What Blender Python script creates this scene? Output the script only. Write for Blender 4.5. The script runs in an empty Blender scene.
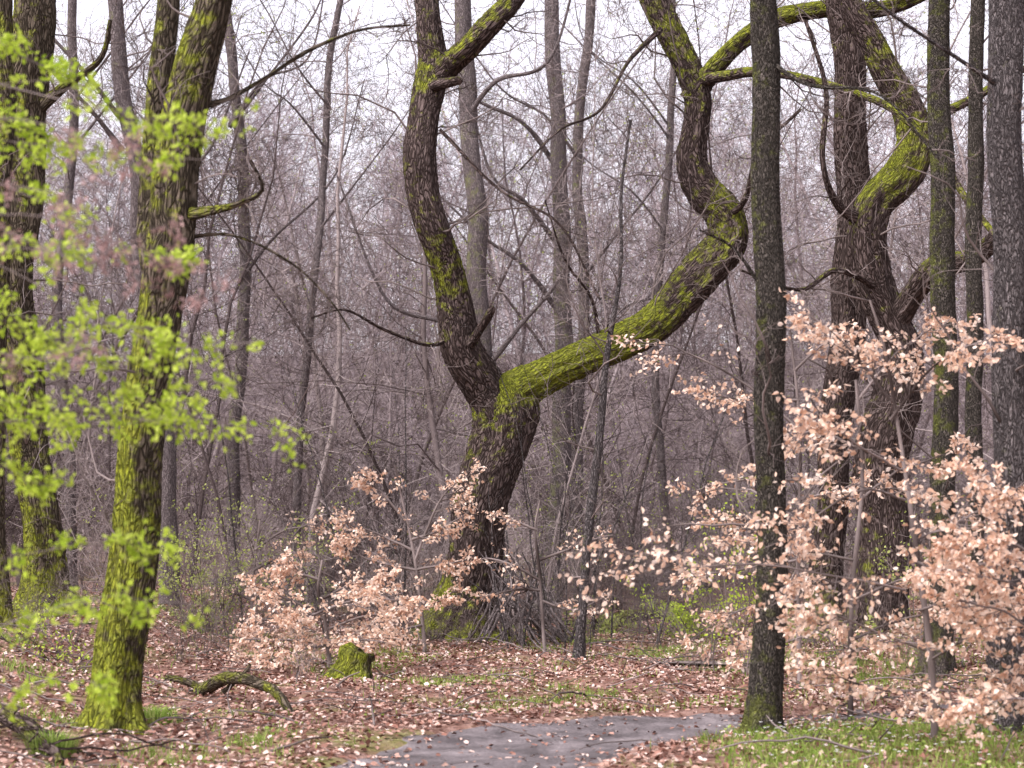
import bpy, math, numpy as np
from mathutils import Vector, Euler
rng = np.random.default_rng(7)
F = 1991.0
PITCH = math.atan(138/F)
CAMZ = 1.6
ca, sa = math.cos(PITCH), math.sin(PITCH)
def P(px, py, d):
    x=(px-512)/F; y=(384-py)/F
    v=np.array([x, ca-y*sa, sa+y*ca]); v=v*(d/v[1])
    return np.array([v[0], v[1], v[2]+CAMZ])
# ---------------------------------------------------------------- terrain
def ss(a,b,x):
    t=np.clip((np.asarray(x,float)-a)/(b-a),0,1); return t*t*(3-2*t)
def Hraw(x,y):
    x=np.asarray(x,float); y=np.asarray(y,float)
    z = 0.45*ss(-2.6,-5.5,x)*ss(10,20,y)
    z = z + 0.25*ss(2.5,6,x)*ss(14,22,y)
    z = z + 0.035*np.sin(x*1.7+y*0.9)*ss(16,20,y)+0.03*np.sin(x*0.8-y*1.9+1)
    z = z + 0.9*ss(32,60,y) + (13+.8*np.sin(x*.05+1))*ss(55,160,y)
    z = z + 0.012*np.sin(x*5.1+y*3.3)+0.01*np.sin(-x*4.3+y*6.1)
    return z
PC=np.array([(-1.7,-6),(-1.2,2),(-0.85,8),(-0.42,12.2),(-0.17,14.0),(0.35,15.15),(1.05,15.85),(1.9,16.3),(3.5,17.0),(7,18.6),(14,22)],float)
PWd=np.array([0.95,0.95,0.95,0.95,0.98,0.93,0.76,0.48,0.3,0.3,0.3])
def cr(pts, n):
    pts=np.asarray(pts,float); K=len(pts)
    ext=np.vstack([2*pts[0]-pts[1],pts,2*pts[-1]-pts[-2]])
    out=[]
    for i in range(K-1):
        p0,p1,p2,p3=ext[i:i+4]
        t=np.linspace(0,1,n,endpoint=False)[:,None]
        out.append(0.5*((2*p1)+(-p0+p2)*t+(2*p0-5*p1+4*p2-p3)*t*t+(-p0+3*p1-3*p2+p3)*t**3))
    out.append(pts[-1:]); return np.vstack(out)
pcw=cr(np.column_stack([PC,PWd]),24)
def pathd(x,y):
    x=np.asarray(x,float).ravel(); y=np.asarray(y,float).ravel()
    r=np.full(len(x),99.)
    for q in pcw: r=np.minimum(r,np.hypot(x-q[0],y-q[1])-q[2])
    return r
def edge(x,y): return .05*np.sin(x*7+y*9)+.04*np.sin(x*17-y*13)+.03*np.sin(x*31+y*23)
def Hh(x,y):
    x=np.asarray(x,float); y=np.asarray(y,float)
    z=Hraw(x,y); d=pathd(x,y).reshape(z.shape)+edge(x,y)
    return z-0.06*(1-ss(-0.22,0.06,d))
def H1(x,y): return float(Hh(np.array([x]),np.array([y]))[0])
# ---------------------------------------------------------------- mesh utils
def mk(name,V,Fc,mat,attrs=None,parent=None,smooth=True,link=True,val=True):
    V=np.ascontiguousarray(V,dtype=np.float32); Fc=np.ascontiguousarray(Fc,dtype=np.int32)
    me=bpy.data.meshes.new(name)
    me.vertices.add(len(V)); me.vertices.foreach_set('co',V.ravel())
    k=Fc.shape[1]; M=len(Fc)
    me.loops.add(M*k); me.loops.foreach_set('vertex_index',Fc.ravel())
    me.polygons.add(M); me.polygons.foreach_set('loop_start',np.arange(0,M*k,k,dtype=np.int32))
    me.update(calc_edges=True)
    if val: me.validate()
    if attrs:
        for a,v in attrs.items():
            v=np.ascontiguousarray(v,dtype=np.float32)
            if v.ndim==2:
                at=me.attributes.new(a,'FLOAT_VECTOR','POINT'); at.data.foreach_set('vector',v.ravel())
            else:
                at=me.attributes.new(a,'FLOAT','POINT'); at.data.foreach_set('value',v)
    if smooth: me.shade_smooth()
    me.materials.append(mat)
    ob=bpy.data.objects.new(name,me)
    if link: bpy.context.scene.collection.objects.link(ob)
    if parent is not None: ob.parent=parent
    return ob
def nrm(v): return v/(np.linalg.norm(v,axis=-1,keepdims=True)+1e-9)
def tubes(Pt,R,s,ref=None):
    N,K,_=Pt.shape
    T=nrm(np.gradient(Pt,axis=1))
    if s==2:
        rv=nrm(rng.normal(size=(N,1,3))*np.array([1,.4,1])); U=nrm(np.cross(T,np.broadcast_to(rv,T.shape)))
        V=np.stack([Pt-U*R[...,None],Pt+U*R[...,None]],2).reshape(-1,3)
        b=(np.arange(N)*K*2)[:,None]+(np.arange(K-1)*2)[None,:]
        Fq=np.stack([b,b+1,b+3,b+2],-1).reshape(-1,4)
        return V,Fq,V*1.0
    if ref is None:
        m=np.abs(T.mean(1)); rf=np.eye(3)[m.argmin(1)][:,None,:]
    else: rf=np.array(ref,float)[None,None,:]
    U=nrm(np.cross(T,np.broadcast_to(rf,T.shape))); W=np.cross(T,U)
    th=np.linspace(0,2*math.pi,s,endpoint=False)
    c=np.cos(th)[None,None,:,None]; sn=np.sin(th)[None,None,:,None]
    if R.ndim==2: R=np.repeat(R[:,:,None],s,2)
    V=Pt[:,:,None,:]+R[...,None]*(c*U[:,:,None,:]+sn*W[:,:,None,:])
    Ln=np.concatenate([np.zeros((N,1)),np.cumsum(np.linalg.norm(np.diff(Pt,axis=1),axis=2),1)],1)
    rm=R.mean(2)
    off=(np.arange(N)*3.7)[:,None,None]
    bc=np.stack([c[...,0]*rm[:,:,None]+off, sn[...,0]*rm[:,:,None]+0*off, np.broadcast_to(Ln[:,:,None],(N,K,s))],-1)
    base=(np.arange(N)*K*s)[:,None,None]; kk=(np.arange(K-1)*s)[None,:,None]; j=np.arange(s)[None,None,:]; j2=(j+1)%s
    Fq=np.stack([base+kk+j, base+kk+s+j, base+kk+s+j2, base+kk+j2],-1).reshape(-1,4)
    return V.reshape(-1,3),Fq,bc.reshape(-1,3)
class Geo:
    def __init__(s): s.V=[];s.F=[];s.B=[];s.M=[];s.n=0
    def add(s,V,Fc,B=None,M=None):
        s.V.append(V); s.F.append(Fc+s.n); s.n+=len(V)
        s.B.append(B if B is not None else V*1.0); 
        s.M.append(M if M is not None else np.full(len(V),0.3))
    def tubes(s,Pt,R,sd,moss=0.3):
        V,Fq,B=tubes(Pt,R,sd); s.add(V,Fq,B,np.full(len(V),moss))
    def arr(s): return np.vstack(s.V),np.vstack(s.F)
    def build(s,name,mat,parent=None,link=True):
        return mk(name,np.vstack(s.V),np.vstack(s.F),mat,{'bc':np.vstack(s.B),'moss':np.concatenate(s.M)},parent,link=link)
def grow(Pt,R,c,L=(.3,.5),ang=(35,65),K=5,trop=.05,wig=.15,t0=.1,t1=1.,rr=.5,flat=0.,taper=.25,rmin=.002,lenfall=.5):
    N,KK,_=Pt.shape
    idx=np.repeat(np.arange(N),c); n=len(idx)
    t=rng.uniform(t0,t1,n)
    pl=np.linalg.norm(np.diff(Pt,axis=1),axis=2).sum(1)[idx]
    f=t*(KK-1); i=np.minimum(f.astype(int),KK-2); fr=(f-i)[:,None]
    a=Pt[idx,i]; b=Pt[idx,i+1]; pos=a*(1-fr)+b*fr; tan=nrm(b-a)
    rad=R[idx,i]*(1-fr[:,0])+R[idx,i+1]*fr[:,0]
    q=rng.normal(size=(n,3)); q[:,2]*=(1-flat)
    q=nrm(q-(q*tan).sum(1,keepdims=True)*tan)
    an=np.radians(rng.uniform(ang[0],ang[1],n))[:,None]
    d=nrm(np.cos(an)*tan+np.sin(an)*q)
    if flat: d[:,2]*=(1-flat*.6); d=nrm(d)
    ln=pl*rng.uniform(L[0],L[1],n)*(1-lenfall*t)
    C=np.zeros((n,K,3)); C[:,0]=pos
    for k in range(1,K):
        d=nrm(d+wig*rng.normal(size=(n,3))+np.array([0,0,trop]))
        C[:,k]=C[:,k-1]+d*(ln/(K-1))[:,None]
    r0=np.maximum(rad*rr*rng.uniform(.7,1.1,n),rmin)
    CR=r0[:,None]*np.linspace(1,taper,K)[None,:]
    CR=np.maximum(CR,rmin*.6)
    return C,CR
def leaves(pos,d,size,up=None,wid=.3):
    n=len(pos); d=nrm(d)
    if up is None: up=rng.normal(size=(n,3))
    sd=nrm(np.cross(d,up)); nn=np.cross(sd,d); s=size[:,None]
    cu=rng.uniform(-.1,.25,n)[:,None]
    V=np.stack([pos, pos+d*.3*s+sd*wid*s+nn*cu*s, pos+d*.7*s+sd*wid*.85*s+nn*cu*.6*s, pos+d*s-nn*.1*s,
                pos+d*.7*s-sd*wid*.85*s+nn*cu*.6*s, pos+d*.3*s-sd*wid*s+nn*cu*s],1).reshape(-1,3)
    b=(np.arange(n)*6)[:,None]
    Fq=np.concatenate([b+np.array([[0,1,2,3]]),b+np.array([[0,3,4,5]])],0)
    rn=np.repeat(rng.random(n),6)
    return V,Fq,rn
# ---------------------------------------------------------------- materials
def newmat(name):
    m=bpy.data.materials.new(name); m.use_nodes=True
    nt=m.node_tree; nt.nodes.clear()
    o=nt.nodes.new('ShaderNodeOutputMaterial')
    return m,nt,o
def nd(nt,t,**k):
    n=nt.nodes.new(t)
    for a,v in k.items(): setattr(n,a,v)
    return n
def ramp(nt,stops):
    r=nt.nodes.new('ShaderNodeValToRGB'); e=r.color_ramp.elements
    while len(e)<len(stops): e.new(.5)
    for i,(p,c) in enumerate(stops):
        e[i].position=p; e[i].color=(*c,1)
    return r
def noise(nt,vec,scale,detail=4,rough=.6):
    n=nt.nodes.new('ShaderNodeTexNoise'); n.inputs['Scale'].default_value=scale; n.inputs['Detail'].default_value=detail; n.inputs['Roughness'].default_value=rough
    if vec is not None: nt.links.new(vec,n.inputs['Vector'])
    return n
def mathn(nt,op,a,b,clamp=False):
    n=nt.nodes.new('ShaderNodeMath'); n.operation=op; n.use_clamp=clamp
    for i,v in enumerate((a,b)):
        if isinstance(v,(int,float)): n.inputs[i].default_value=v
        else: nt.links.new(v,n.inputs[i])
    return n.outputs[0]
def mixc(nt,f,a,b):
    n=nt.nodes.new('ShaderNodeMix'); n.data_type='RGBA'
    nt.links.new(f,n.inputs[0]) if not isinstance(f,(int,float)) else setattr(n.inputs[0],'default_value',f)
    for i,v in ((6,a),(7,b)):
        if isinstance(v,tuple): n.inputs[i].default_value=(*v,1)
        else: nt.links.new(v,n.inputs[i])
    return n.outputs[2]
def bark(name,dark,light,moss=(.32,.345,.035),moss2=(.095,.115,.018),scale=1.,bump=1.,mossbias=0.,side=(-.35,-.15,.9)):
    m,nt,o=newmat(name); L=nt.links
    at=nd(nt,'ShaderNodeAttribute',attribute_name='bc')
    mp=nd(nt,'ShaderNodeMapping'); L.new(at.outputs['Vector'],mp.inputs['Vector']); mp.inputs['Scale'].default_value=(1,1,.25)
    n1=noise(nt,mp.outputs[0],34*scale,3,.7)
    vo=nt.nodes.new('ShaderNodeTexVoronoi'); vo.feature='DISTANCE_TO_EDGE'; vo.inputs['Scale'].default_value=24*scale
    wp=noise(nt,mp.outputs[0],11*scale,1); 
    vm=nd(nt,'ShaderNodeVectorMath',operation='MULTIPLY_ADD'); L.new(wp.outputs['Color'],vm.inputs[0]); vm.inputs[1].default_value=(.2,.2,.2); L.new(mp.outputs[0],vm.inputs[2])
    L.new(vm.outputs[0],vo.inputs['Vector'])
    cr_=ramp(nt,[(0,(0,0,0)),(.22,(1,1,1))]); L.new(vo.outputs['Distance'],cr_.inputs[0])
    hgt=mathn(nt,'MULTIPLY',cr_.outputs[0],n1.outputs['Fac'])
    rc=ramp(nt,[(.05,tuple(c*.35 for c in dark)),(.25,dark),(.7,light)]); L.new(hgt,rc.inputs[0])
    big=noise(nt,at.outputs['Vector'],2.2,3,.6)
    col=mixc(nt,mathn(nt,'MULTIPLY',big.outputs['Fac'],.6),rc.outputs[0],tuple(c*.45 for c in light))
    geo=nd(nt,'ShaderNodeNewGeometry')
    dt=nd(nt,'ShaderNodeVectorMath',operation='DOT_PRODUCT'); L.new(geo.outputs['Normal'],dt.inputs[0]); dt.inputs[1].default_value=side
    ma=nd(nt,'ShaderNodeAttribute',attribute_name='moss')
    mn=noise(nt,at.outputs['Vector'],6,4,.75); 
    v=mathn(nt,'ADD',mathn(nt,'MULTIPLY',dt.outputs['Value'],.55),mathn(nt,'MULTIPLY',mathn(nt,'SUBTRACT',mn.outputs['Fac'],.5),3.2))
    v=mathn(nt,'ADD',v,mathn(nt,'MULTIPLY',mathn(nt,'ADD',ma.outputs['Fac'],-.56+mossbias),1.5))
    mr=ramp(nt,[(.0,(0,0,0)),(.5,(1,1,1))]); L.new(v,mr.inputs[0])
    mf=noise(nt,at.outputs['Vector'],26,4,.8)
    mcr=ramp(nt,[(.34,moss2),(.66,moss)]); L.new(mf.outputs['Fac'],mcr.inputs[0])
    fac=mathn(nt,'MULTIPLY',mr.outputs[0],mathn(nt,'ADD',.45,mathn(nt,'MULTIPLY',hgt,1.),True),True)
    col=mixc(nt,fac,col,mcr.outputs[0])
    b=nt.nodes.new('ShaderNodeBsdfDiffuse'); L.new(col,b.inputs['Color'])
    bp=nd(nt,'ShaderNodeBump'); bp.inputs['Strength'].default_value=bump; bp.inputs['Distance'].default_value=.045
    L.new(hgt,bp.inputs['Height']); L.new(bp.outputs[0],b.inputs['Normal'])
    L.new(b.outputs[0],o.inputs[0]); return m
def simple(name,stops,scale=3.,attr=None):
    m,nt,o=newmat(name); L=nt.links
    if attr:
        at=nd(nt,'ShaderNodeAttribute',attribute_name=attr); f=at.outputs['Fac']
    else:
        tc=nd(nt,'ShaderNodeTexCoord'); n=noise(nt,tc.outputs['Object'],scale,1); f=n.outputs['Fac']
    r=ramp(nt,stops); L.new(f,r.inputs[0])
    b=nt.nodes.new('ShaderNodeBsdfDiffuse'); L.new(r.outputs[0],b.inputs['Color'])
    L.new(b.outputs[0],o.inputs[0]); return m
def leafmat(name,stops,trans=.4):
    m,nt,o=newmat(name); L=nt.links
    at=nd(nt,'ShaderNodeAttribute',attribute_name='rnd')
    r=ramp(nt,stops); L.new(at.outputs['Fac'],r.inputs[0])
    b=nt.nodes.new('ShaderNodeBsdfDiffuse'); L.new(r.outputs[0],b.inputs['Color'])
    if trans<=0: L.new(b.outputs[0],o.inputs[0]); return m
    t=nt.nodes.new('ShaderNodeBsdfTranslucent'); L.new(r.outputs[0],t.inputs[0])
    x=nt.nodes.new('ShaderNodeMixShader'); x.inputs[0].default_value=trans
    L.new(b.outputs[0],x.inputs[1]); L.new(t.outputs[0],x.inputs[2]); L.new(x.outputs[0],o.inputs[0]); return m
M_oak=bark('oak_bark',(.046,.032,.028),(.21,.16,.15))
M_left=bark('mossy_bark',(.055,.045,.032),(.20,.16,.125),mossbias=.08,side=(-.6,-.2,.3))
M_slim=bark('slim_bark',(.055,.05,.043),(.21,.18,.16),moss=(.22,.24,.06),moss2=(.10,.11,.03),scale=1.9,side=(-.5,-.2,.2))
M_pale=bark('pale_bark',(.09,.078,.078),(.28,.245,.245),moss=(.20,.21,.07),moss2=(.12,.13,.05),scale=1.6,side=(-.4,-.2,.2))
M_hazed=bark('hazed_bark',(.13,.105,.105),(.31,.265,.265),moss=(.22,.23,.10),moss2=(.16,.16,.08),scale=1.6,side=(-.4,-.2,.2),bump=.6)  # bark colour paled to paint in distance haze
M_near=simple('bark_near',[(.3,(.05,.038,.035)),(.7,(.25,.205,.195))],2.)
M_hazedtwig=simple('bark_hazed_twig',[(.3,(.10,.08,.078)),(.7,(.30,.25,.25))],1.)  # twigs for the hazed trunks, haze painted as a lighter colour
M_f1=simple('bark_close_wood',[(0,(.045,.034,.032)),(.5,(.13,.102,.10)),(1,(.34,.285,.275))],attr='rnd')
M_f2haze=simple('bark_middle_wood_hazed',[(0,(.085,.066,.066)),(.5,(.19,.152,.155)),(1,(.38,.32,.325))],attr='rnd')  # middle band: some aerial haze mixed into the bark colour
M_f3haze=simple('bark_far_wood_hazed',[(0,(.15,.12,.13)),(1,(.37,.305,.33))],attr='rnd')  # far band: palest, lilac haze painted into the bark colour
M_beech=leafmat('beech_leaf_dry',[(0,(.48,.28,.19)),(.3,(.74,.51,.38)),(.7,(.86,.67,.55)),(1,(.90,.78,.69))],.4)
M_green=leafmat('young_leaf',[(0,(.30,.42,.04)),(.5,(.46,.58,.07)),(1,(.60,.70,.15))],.5)
M_greenfar=leafmat('young_leaf_pale',[(0,(.26,.31,.07)),(1,(.50,.54,.20))],.5)
M_bud=leafmat('pink_bud',[(0,(.30,.17,.16)),(1,(.58,.40,.38))],.3)
M_litter=leafmat('litter_leaf',[(0,(.08,.035,.027)),(.3,(.24,.12,.092)),(.6,(.39,.24,.195)),(.88,(.55,.41,.36)),(1,(.70,.59,.54))],0)
M_grass=leafmat('grass_blade',[(0,(.11,.17,.03)),(.6,(.24,.34,.07)),(1,(.44,.49,.17))],.4)
M_white=leafmat('white_petal',[(0,(.75,.75,.75)),(1,(.85,.85,.85))],.3)
def ground_mat():
    m,nt,o=newmat('forest_floor'); L=nt.links
    tc=nd(nt,'ShaderNodeTexCoord'); v=tc.outputs['Object']
    a=noise(nt,v,14,4,.7); r=ramp(nt,[(.3,(.04,.025,.02)),(.5,(.15,.085,.068)),(.7,(.30,.20,.17))]); L.new(a.outputs['Fac'],r.inputs[0])
    vo=nt.nodes.new('ShaderNodeTexVoronoi'); vo.inputs['Scale'].default_value=13; L.new(v,vo.inputs['Vector'])
    r2=ramp(nt,[(0,(.1,.05,.04)),(.5,(.26,.15,.12)),(1,(.42,.29,.25))]); L.new(vo.outputs['Color'],r2.inputs[0])
    c=mixc(nt,.5,r.outputs[0],r2.outputs[0])
    g=noise(nt,v,.9,4,.65); gr=ramp(nt,[(.5,(0,0,0)),(.66,(1,1,1))]); L.new(g.outputs['Fac'],gr.inputs[0])
    g2=noise(nt,v,30,3); g2r=ramp(nt,[(.35,(.08,.11,.025)),(.65,(.21,.25,.06))]); L.new(g2.outputs['Fac'],g2r.inputs[0])
    c=mixc(nt,mathn(nt,'MULTIPLY',gr.outputs[0],.6),c,g2r.outputs[0])
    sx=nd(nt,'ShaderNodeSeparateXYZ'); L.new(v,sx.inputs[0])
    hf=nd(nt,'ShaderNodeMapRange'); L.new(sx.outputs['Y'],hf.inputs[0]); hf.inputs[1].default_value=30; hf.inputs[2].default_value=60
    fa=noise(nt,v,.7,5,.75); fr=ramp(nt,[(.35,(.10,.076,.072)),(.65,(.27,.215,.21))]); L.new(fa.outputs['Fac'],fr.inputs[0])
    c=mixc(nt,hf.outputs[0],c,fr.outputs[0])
    b=nt.nodes.new('ShaderNodeBsdfDiffuse'); L.new(c,b.inputs['Color'])
    bp=nd(nt,'ShaderNodeBump'); bp.inputs['Strength'].default_value=.8; bp.inputs['Distance'].default_value=.03; L.new(a.outputs['Fac'],bp.inputs['Height']); L.new(bp.outputs[0],b.inputs['Normal'])
    L.new(b.outputs[0],o.inputs[0]); return m
def path_mat():
    m,nt,o=newmat('damp_gravel'); L=nt.links
    tc=nd(nt,'ShaderNodeTexCoord'); v=tc.outputs['Object']
    a=noise(nt,v,45,5,.85); b0=noise(nt,v,2.2,5,.7)
    f=mathn(nt,'ADD',mathn(nt,'MULTIPLY',a.outputs['Fac'],.5),mathn(nt,'MULTIPLY',b0.outputs['Fac'],.5))
    r=ramp(nt,[(.38,(.035,.029,.03)),(.47,(.095,.08,.082)),(.55,(.165,.14,.145)),(.67,(.33,.29,.29))]); L.new(f,r.inputs[0])
    b=nt.nodes.new('ShaderNodeBsdfPrincipled'); L.new(r.outputs[0],b.inputs['Base Color']); b.inputs['Specular IOR Level'].default_value=.3
    rr=ramp(nt,[(.42,(.4,.4,.4)),(.56,(.9,.9,.9))]); L.new(b0.outputs['Fac'],rr.inputs[0]); L.new(rr.outputs[0],b.inputs['Roughness'])
    bp=nd(nt,'ShaderNodeBump'); bp.inputs['Strength'].default_value=.9; bp.inputs['Distance'].default_value=.014; L.new(f,bp.inputs['Height']); L.new(bp.outputs[0],b.inputs['Normal'])
    L.new(b.outputs[0],o.inputs[0]); return m
# ---------------------------------------------------------------- ground sheet
xs=np.unique(np.concatenate([np.linspace(-400,-20,60),np.linspace(-20,-7,27),np.arange(-7,7.01,.11),np.linspace(7,20,27),np.linspace(20,400,60)]))
ys=np.unique(np.concatenate([np.linspace(-60,8,24),np.arange(8,24,.11),np.arange(24,60,.5),np.linspace(60,180,40),np.linspace(180,700,20)]))
X,Y=np.meshgrid(xs,ys); Z=Hh(X,Y)
V=np.stack([X,Y,Z],-1).reshape(-1,3); nx=len(xs); ny=len(ys)
ii=(np.arange(ny-1)[:,None]*nx+np.arange(nx-1)[None,:]).ravel()
mk('ground',V,np.stack([ii,ii+1,ii+nx+1,ii+nx],-1),ground_mat())
gx=np.arange(-3,9,.08); gy=np.arange(-4,20.5,.08); GX,GY=np.meshgrid(gx,gy)
pdg=pathd(GX,GY).reshape(GX.shape); V=np.stack([GX,GY,Hraw(GX,GY)-.028],-1).reshape(-1,3)
ins=(pdg<.12); nx=len(gx); c4=ins[:-1,:-1]&ins[1:,:-1]&ins[:-1,1:]&ins[1:,1:]
r_,c_=np.nonzero(c4); ii=r_*nx+c_; Fq=np.stack([ii,ii+1,ii+nx+1,ii+nx],-1)
us,inv=np.unique(Fq,return_inverse=True); mk('forest_path',V[us],inv.reshape(Fq.shape),path_mat())
# ---------------------------------------------------------------- hero limbs
def hero(geo,ctrl,sides=28,step=.05,lump=.05,base=False,endcap=False,ridge=0.):
    W=np.array([np.concatenate([P(c[0],c[1],c[3]),[c[2]/2*c[3]/F,c[4]]]) for c in ctrl])
    if base:
        g=H1(W[0,0],W[0,1]); W[0,2]=g
        lo=W[0].copy(); lo[2]-=.35; W=np.vstack([lo,W])
    L=np.linalg.norm(np.diff(W[:,:3],axis=0),axis=1)
    n=max(2,int(L.mean()/step)); C=cr(W,n)
    pts=C[:,:3]; R=np.maximum(C[:,3],.004)
    s=np.concatenate([[0],np.cumsum(np.linalg.norm(np.diff(pts,axis=0),axis=1))])
    a=R.mean()*.12
    pts=pts+np.stack([np.sin(s*3.1+rng.random()*6),np.sin(s*2.3+rng.random()*6),0*s],-1)*a*ss(0,1,s)[:,None]
    th=np.linspace(0,2*math.pi,sides,endpoint=False)[None,:]
    mod=np.ones((len(s),sides))
    Rm=max(R.max(),.05)
    for m_ in (1,2,3,4,6,9):
        for _ in range(2):
            mod+=lump/np.sqrt(m_)*np.sin(m_*th+rng.random()*6+(s[:,None]/Rm)*rng.uniform(-.45,.45)+1.2*np.sin(s[:,None]/Rm*rng.uniform(.2,.7)+rng.random()*6))
    if ridge:
        for m_ in (11,16,23):
            mod+=ridge*np.sin(m_*th+rng.random()*6+2.2*np.sin(s[:,None]*rng.uniform(3,8)+3*th)+1.5*np.sin(s[:,None]*rng.uniform(9,17)+rng.random()*6))
        mod+=rng.normal(size=mod.shape)*ridge*.5
    R2=R[:,None]*mod
    if base:
        h=np.maximum(pts[:,2]-(pts[0,2]+.35),-.2)[:,None]; k=R[3]
        ph=rng.random()*6
        R2=R2*(1+np.exp(-h/(k*.9))*(.35+.32*np.cos(5*th+ph)+.15*np.cos(3*th+ph*2)))
    if endcap:
        R2[-1]*=.05; R2[-2]*=.6; R2[-3]*=.85
    V,Fq,B=tubes(pts[None],R2[None],sides,ref=(0.02,1,0.01))
    moss=np.repeat(C[:,4],sides)
    geo.add(V,Fq,B,moss)
    return pts,R
def resamp(pts,R,K):
    i=np.linspace(0,len(pts)-1,K); a=np.arange(len(pts))
    return np.stack([np.interp(i,a,pts[:,j]) for j in range(3)],-1)[None],np.interp(i,a,R)[None]
def twigset(geo,pl,c1=10,c2=6,c3=4,L1=(.25,.5),rr=.35,trop=.04,t0=.2,K0=14,maxr=.02):
    for pts,R in pl:
        A,Ra=resamp(pts,np.minimum(R,maxr/rr),K0)
        B,Rb=grow(A,Ra,c1,L=L1,K=9,trop=trop,wig=.28,t0=t0,rr=rr,ang=(40,85),rmin=.006)
        geo.tubes(B,Rb,5,.35)
        C,Rc=grow(B,Rb,c2,L=(.25,.65),K=6,trop=trop,wig=.26,rr=.5,rmin=.004); geo.tubes(C,Rc,3,.1)
        if c3:
            D,Rd=grow(C,Rc,c3,L=(.3,.6),K=4,trop=trop,wig=.22,rr=.6,rmin=.0028); geo.tubes(D,Rd,3,.0)
g=Geo(); D=27
tr=hero(g,[(456,640,66,D,.6),(463,600,56,D,.5),(470,565,54,D,.35),(480,520,55,D,.3),(488,480,57,D,.3),(497,440,60,D,.4),(502,412,64,D,.6),(503,395,58,D,.85),(503,382,42,D,.9),(503,374,20,D,.9)],72,.03,.05,base=True,endcap=True,ridge=.02)
ll=hero(g,[(500,415,44,D,.4),(484,388,46,D,.35),(464,352,42,D-.2,.35),(456,318,38,D-.3,.4),(449,288,34,D-.4,.65),(441,258,33,D-.5,.7),(432,225,33,D-.6,.5),(424,190,32,D-.6,.35),(419,155,33,D-.6,.3),(421,118,31,D-.5,.3),(429,86,34,D-.4,.6),(434,60,29,D-.3,.5),(428,25,25,D-.2,.35),(424,-10,24,D,.3),(432,-60,20,D,.3),(420,-130,13,D,.3)],60,.03,.045,ridge=.02)
lb=hero(g,[(432,84,26,D-.4,.4),(448,66,25,D-.5,.5),(470,46,24,D-.8,.6),(492,22,21,D-1,.6),(512,0,20,D-1,.5),(540,-50,17,D-1,.3),(590,-110,10,D-1,.3)],40,.035,.05,ridge=.02)
rl=hero(g,[(496,408,40,D,.6),(520,390,38,D,.95),(550,375,34,D+.1,1.1),(585,358,35,D+.2,1.05),(622,340,38,D+.3,1.0),(655,322,40,D+.4,.8),(684,296,42,D+.5,.55),(708,268,41,D+.5,.45),(726,242,38,D+.5,.6),(722,214,37,D+.5,.7),(703,190,34,D+.5,.45),(692,160,29,D+.5,.3),(694,125,25,D+.5,.35),(695,95,27,D+.5,.5),(684,58,27,D+.5,.65),(664,18,28,D+.5,.65),(645,-15,26,D+.5,.5),(610,-70,20,D+.5,.4),(590,-130,12,D+.5,.3)],60,.03,.06,ridge=.022)
rb=hero(g,[(690,102,22,D+.5,.5),(714,68,21,D+.4,.7),(742,40,19,D+.3,.8),(778,18,18,D+.2,.85),(820,10,18,D+.2,.85),(865,10,17,D+.1,.85),(905,2,14,D,.8),(945,-15,11,D,.6),(1000,-50,7,D,.5)],30,.045,.07,ridge=.02)
hero(g,[(428,88,14,D-.5,.3),(450,82,10,D-.9,.3),(462,80,8,D-1.1,.3)],14,.04,.06,endcap=True)
hero(g,[(470,345,10,D-.5,.3),(487,318,8,D-.8,.3),(494,306,7,D-.9,.2)],14,.04,.06,endcap=True)
b1=hero(g,[(455,335,6,D-.2,.3),(430,345,4,D-.6,.4),(385,330,3,D-1,.3),(345,310,2.2,D-1.5,.2),(310,318,2,D-1.8,.2)],10,.06,.05)
b2=hero(g,[(727,215,9,D+.4,.5),(745,200,6,D,.4),(760,150,4,D-.5,.3),(800,110,3,D-1,.2)],10,.06,.05)
b3=hero(g,[(700,80,12,D+.4,.5),(760,72,10,D-.5,.6),(830,85,8,D-1.2,.6),(890,108,8,D-1.8,.6),(935,150,7,D-2.2,.6),(970,205,7,D-2.6,.6),(1010,250,6,D-3,.6),(1050,280,5,D-3,.5)],12,.06,.05)
b4=hero(g,[(440,130,4,D-.7,.2),(500,190,3.,D-1,.2),(560,225,2.5,D-1.3,.2),(600,300,2,D-1.5,.2)],8,.08,.05)
b5=hero(g,[(600,350,4,D+.3,.3),(592,300,3,D-.1,.3),(565,260,2.2,D-.5,.2),(545,200,1.6,D-.8,.2)],8,.08,.05)
b6=hero(g,[(660,30,7,D+.3,.3),(630,60,4,D-.3,.3),(600,110,3,D-.8,.2),(560,130,2.2,D-1.2,.2),(520,170,2,D-1.4,.2)],8,.08,.05)
for k in range(9):
    a=-math.pi*(.02+k/9*1.0)+rng.uniform(-.15,.15)
    b=P(466,640,D); L=rng.uniform(.5,1.3); pp=[];rr_=[]
    for u in np.linspace(0,1,9):
        x=b[0]+math.cos(a+u*.4)*(.15+L*u); y=b[1]+math.sin(a+u*.4)*(.15+L*u)
        pp.append((x,y,H1(x,y)+.16*(1-u)**2-.04)); rr_.append(.15*(1-u)**.8+.02)
    V,Fq,B=tubes(np.array(pp)[None],np.array(rr_)[None],14); g.add(V,Fq,B,np.full(len(V),.7))
oak=g.build('oak_tree',M_oak)
g=Geo(); twigset(g,[ll,lb,rl,rb],17,7,5,L1=(.16,.42),maxr=.016); twigset(g,[b1,b2,b3,b4,b5,b6],10,6,4,L1=(.25,.6),t0=.1,maxr=.014)
g.build('twigs',M_near,oak)
g=Geo(); D=26
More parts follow.
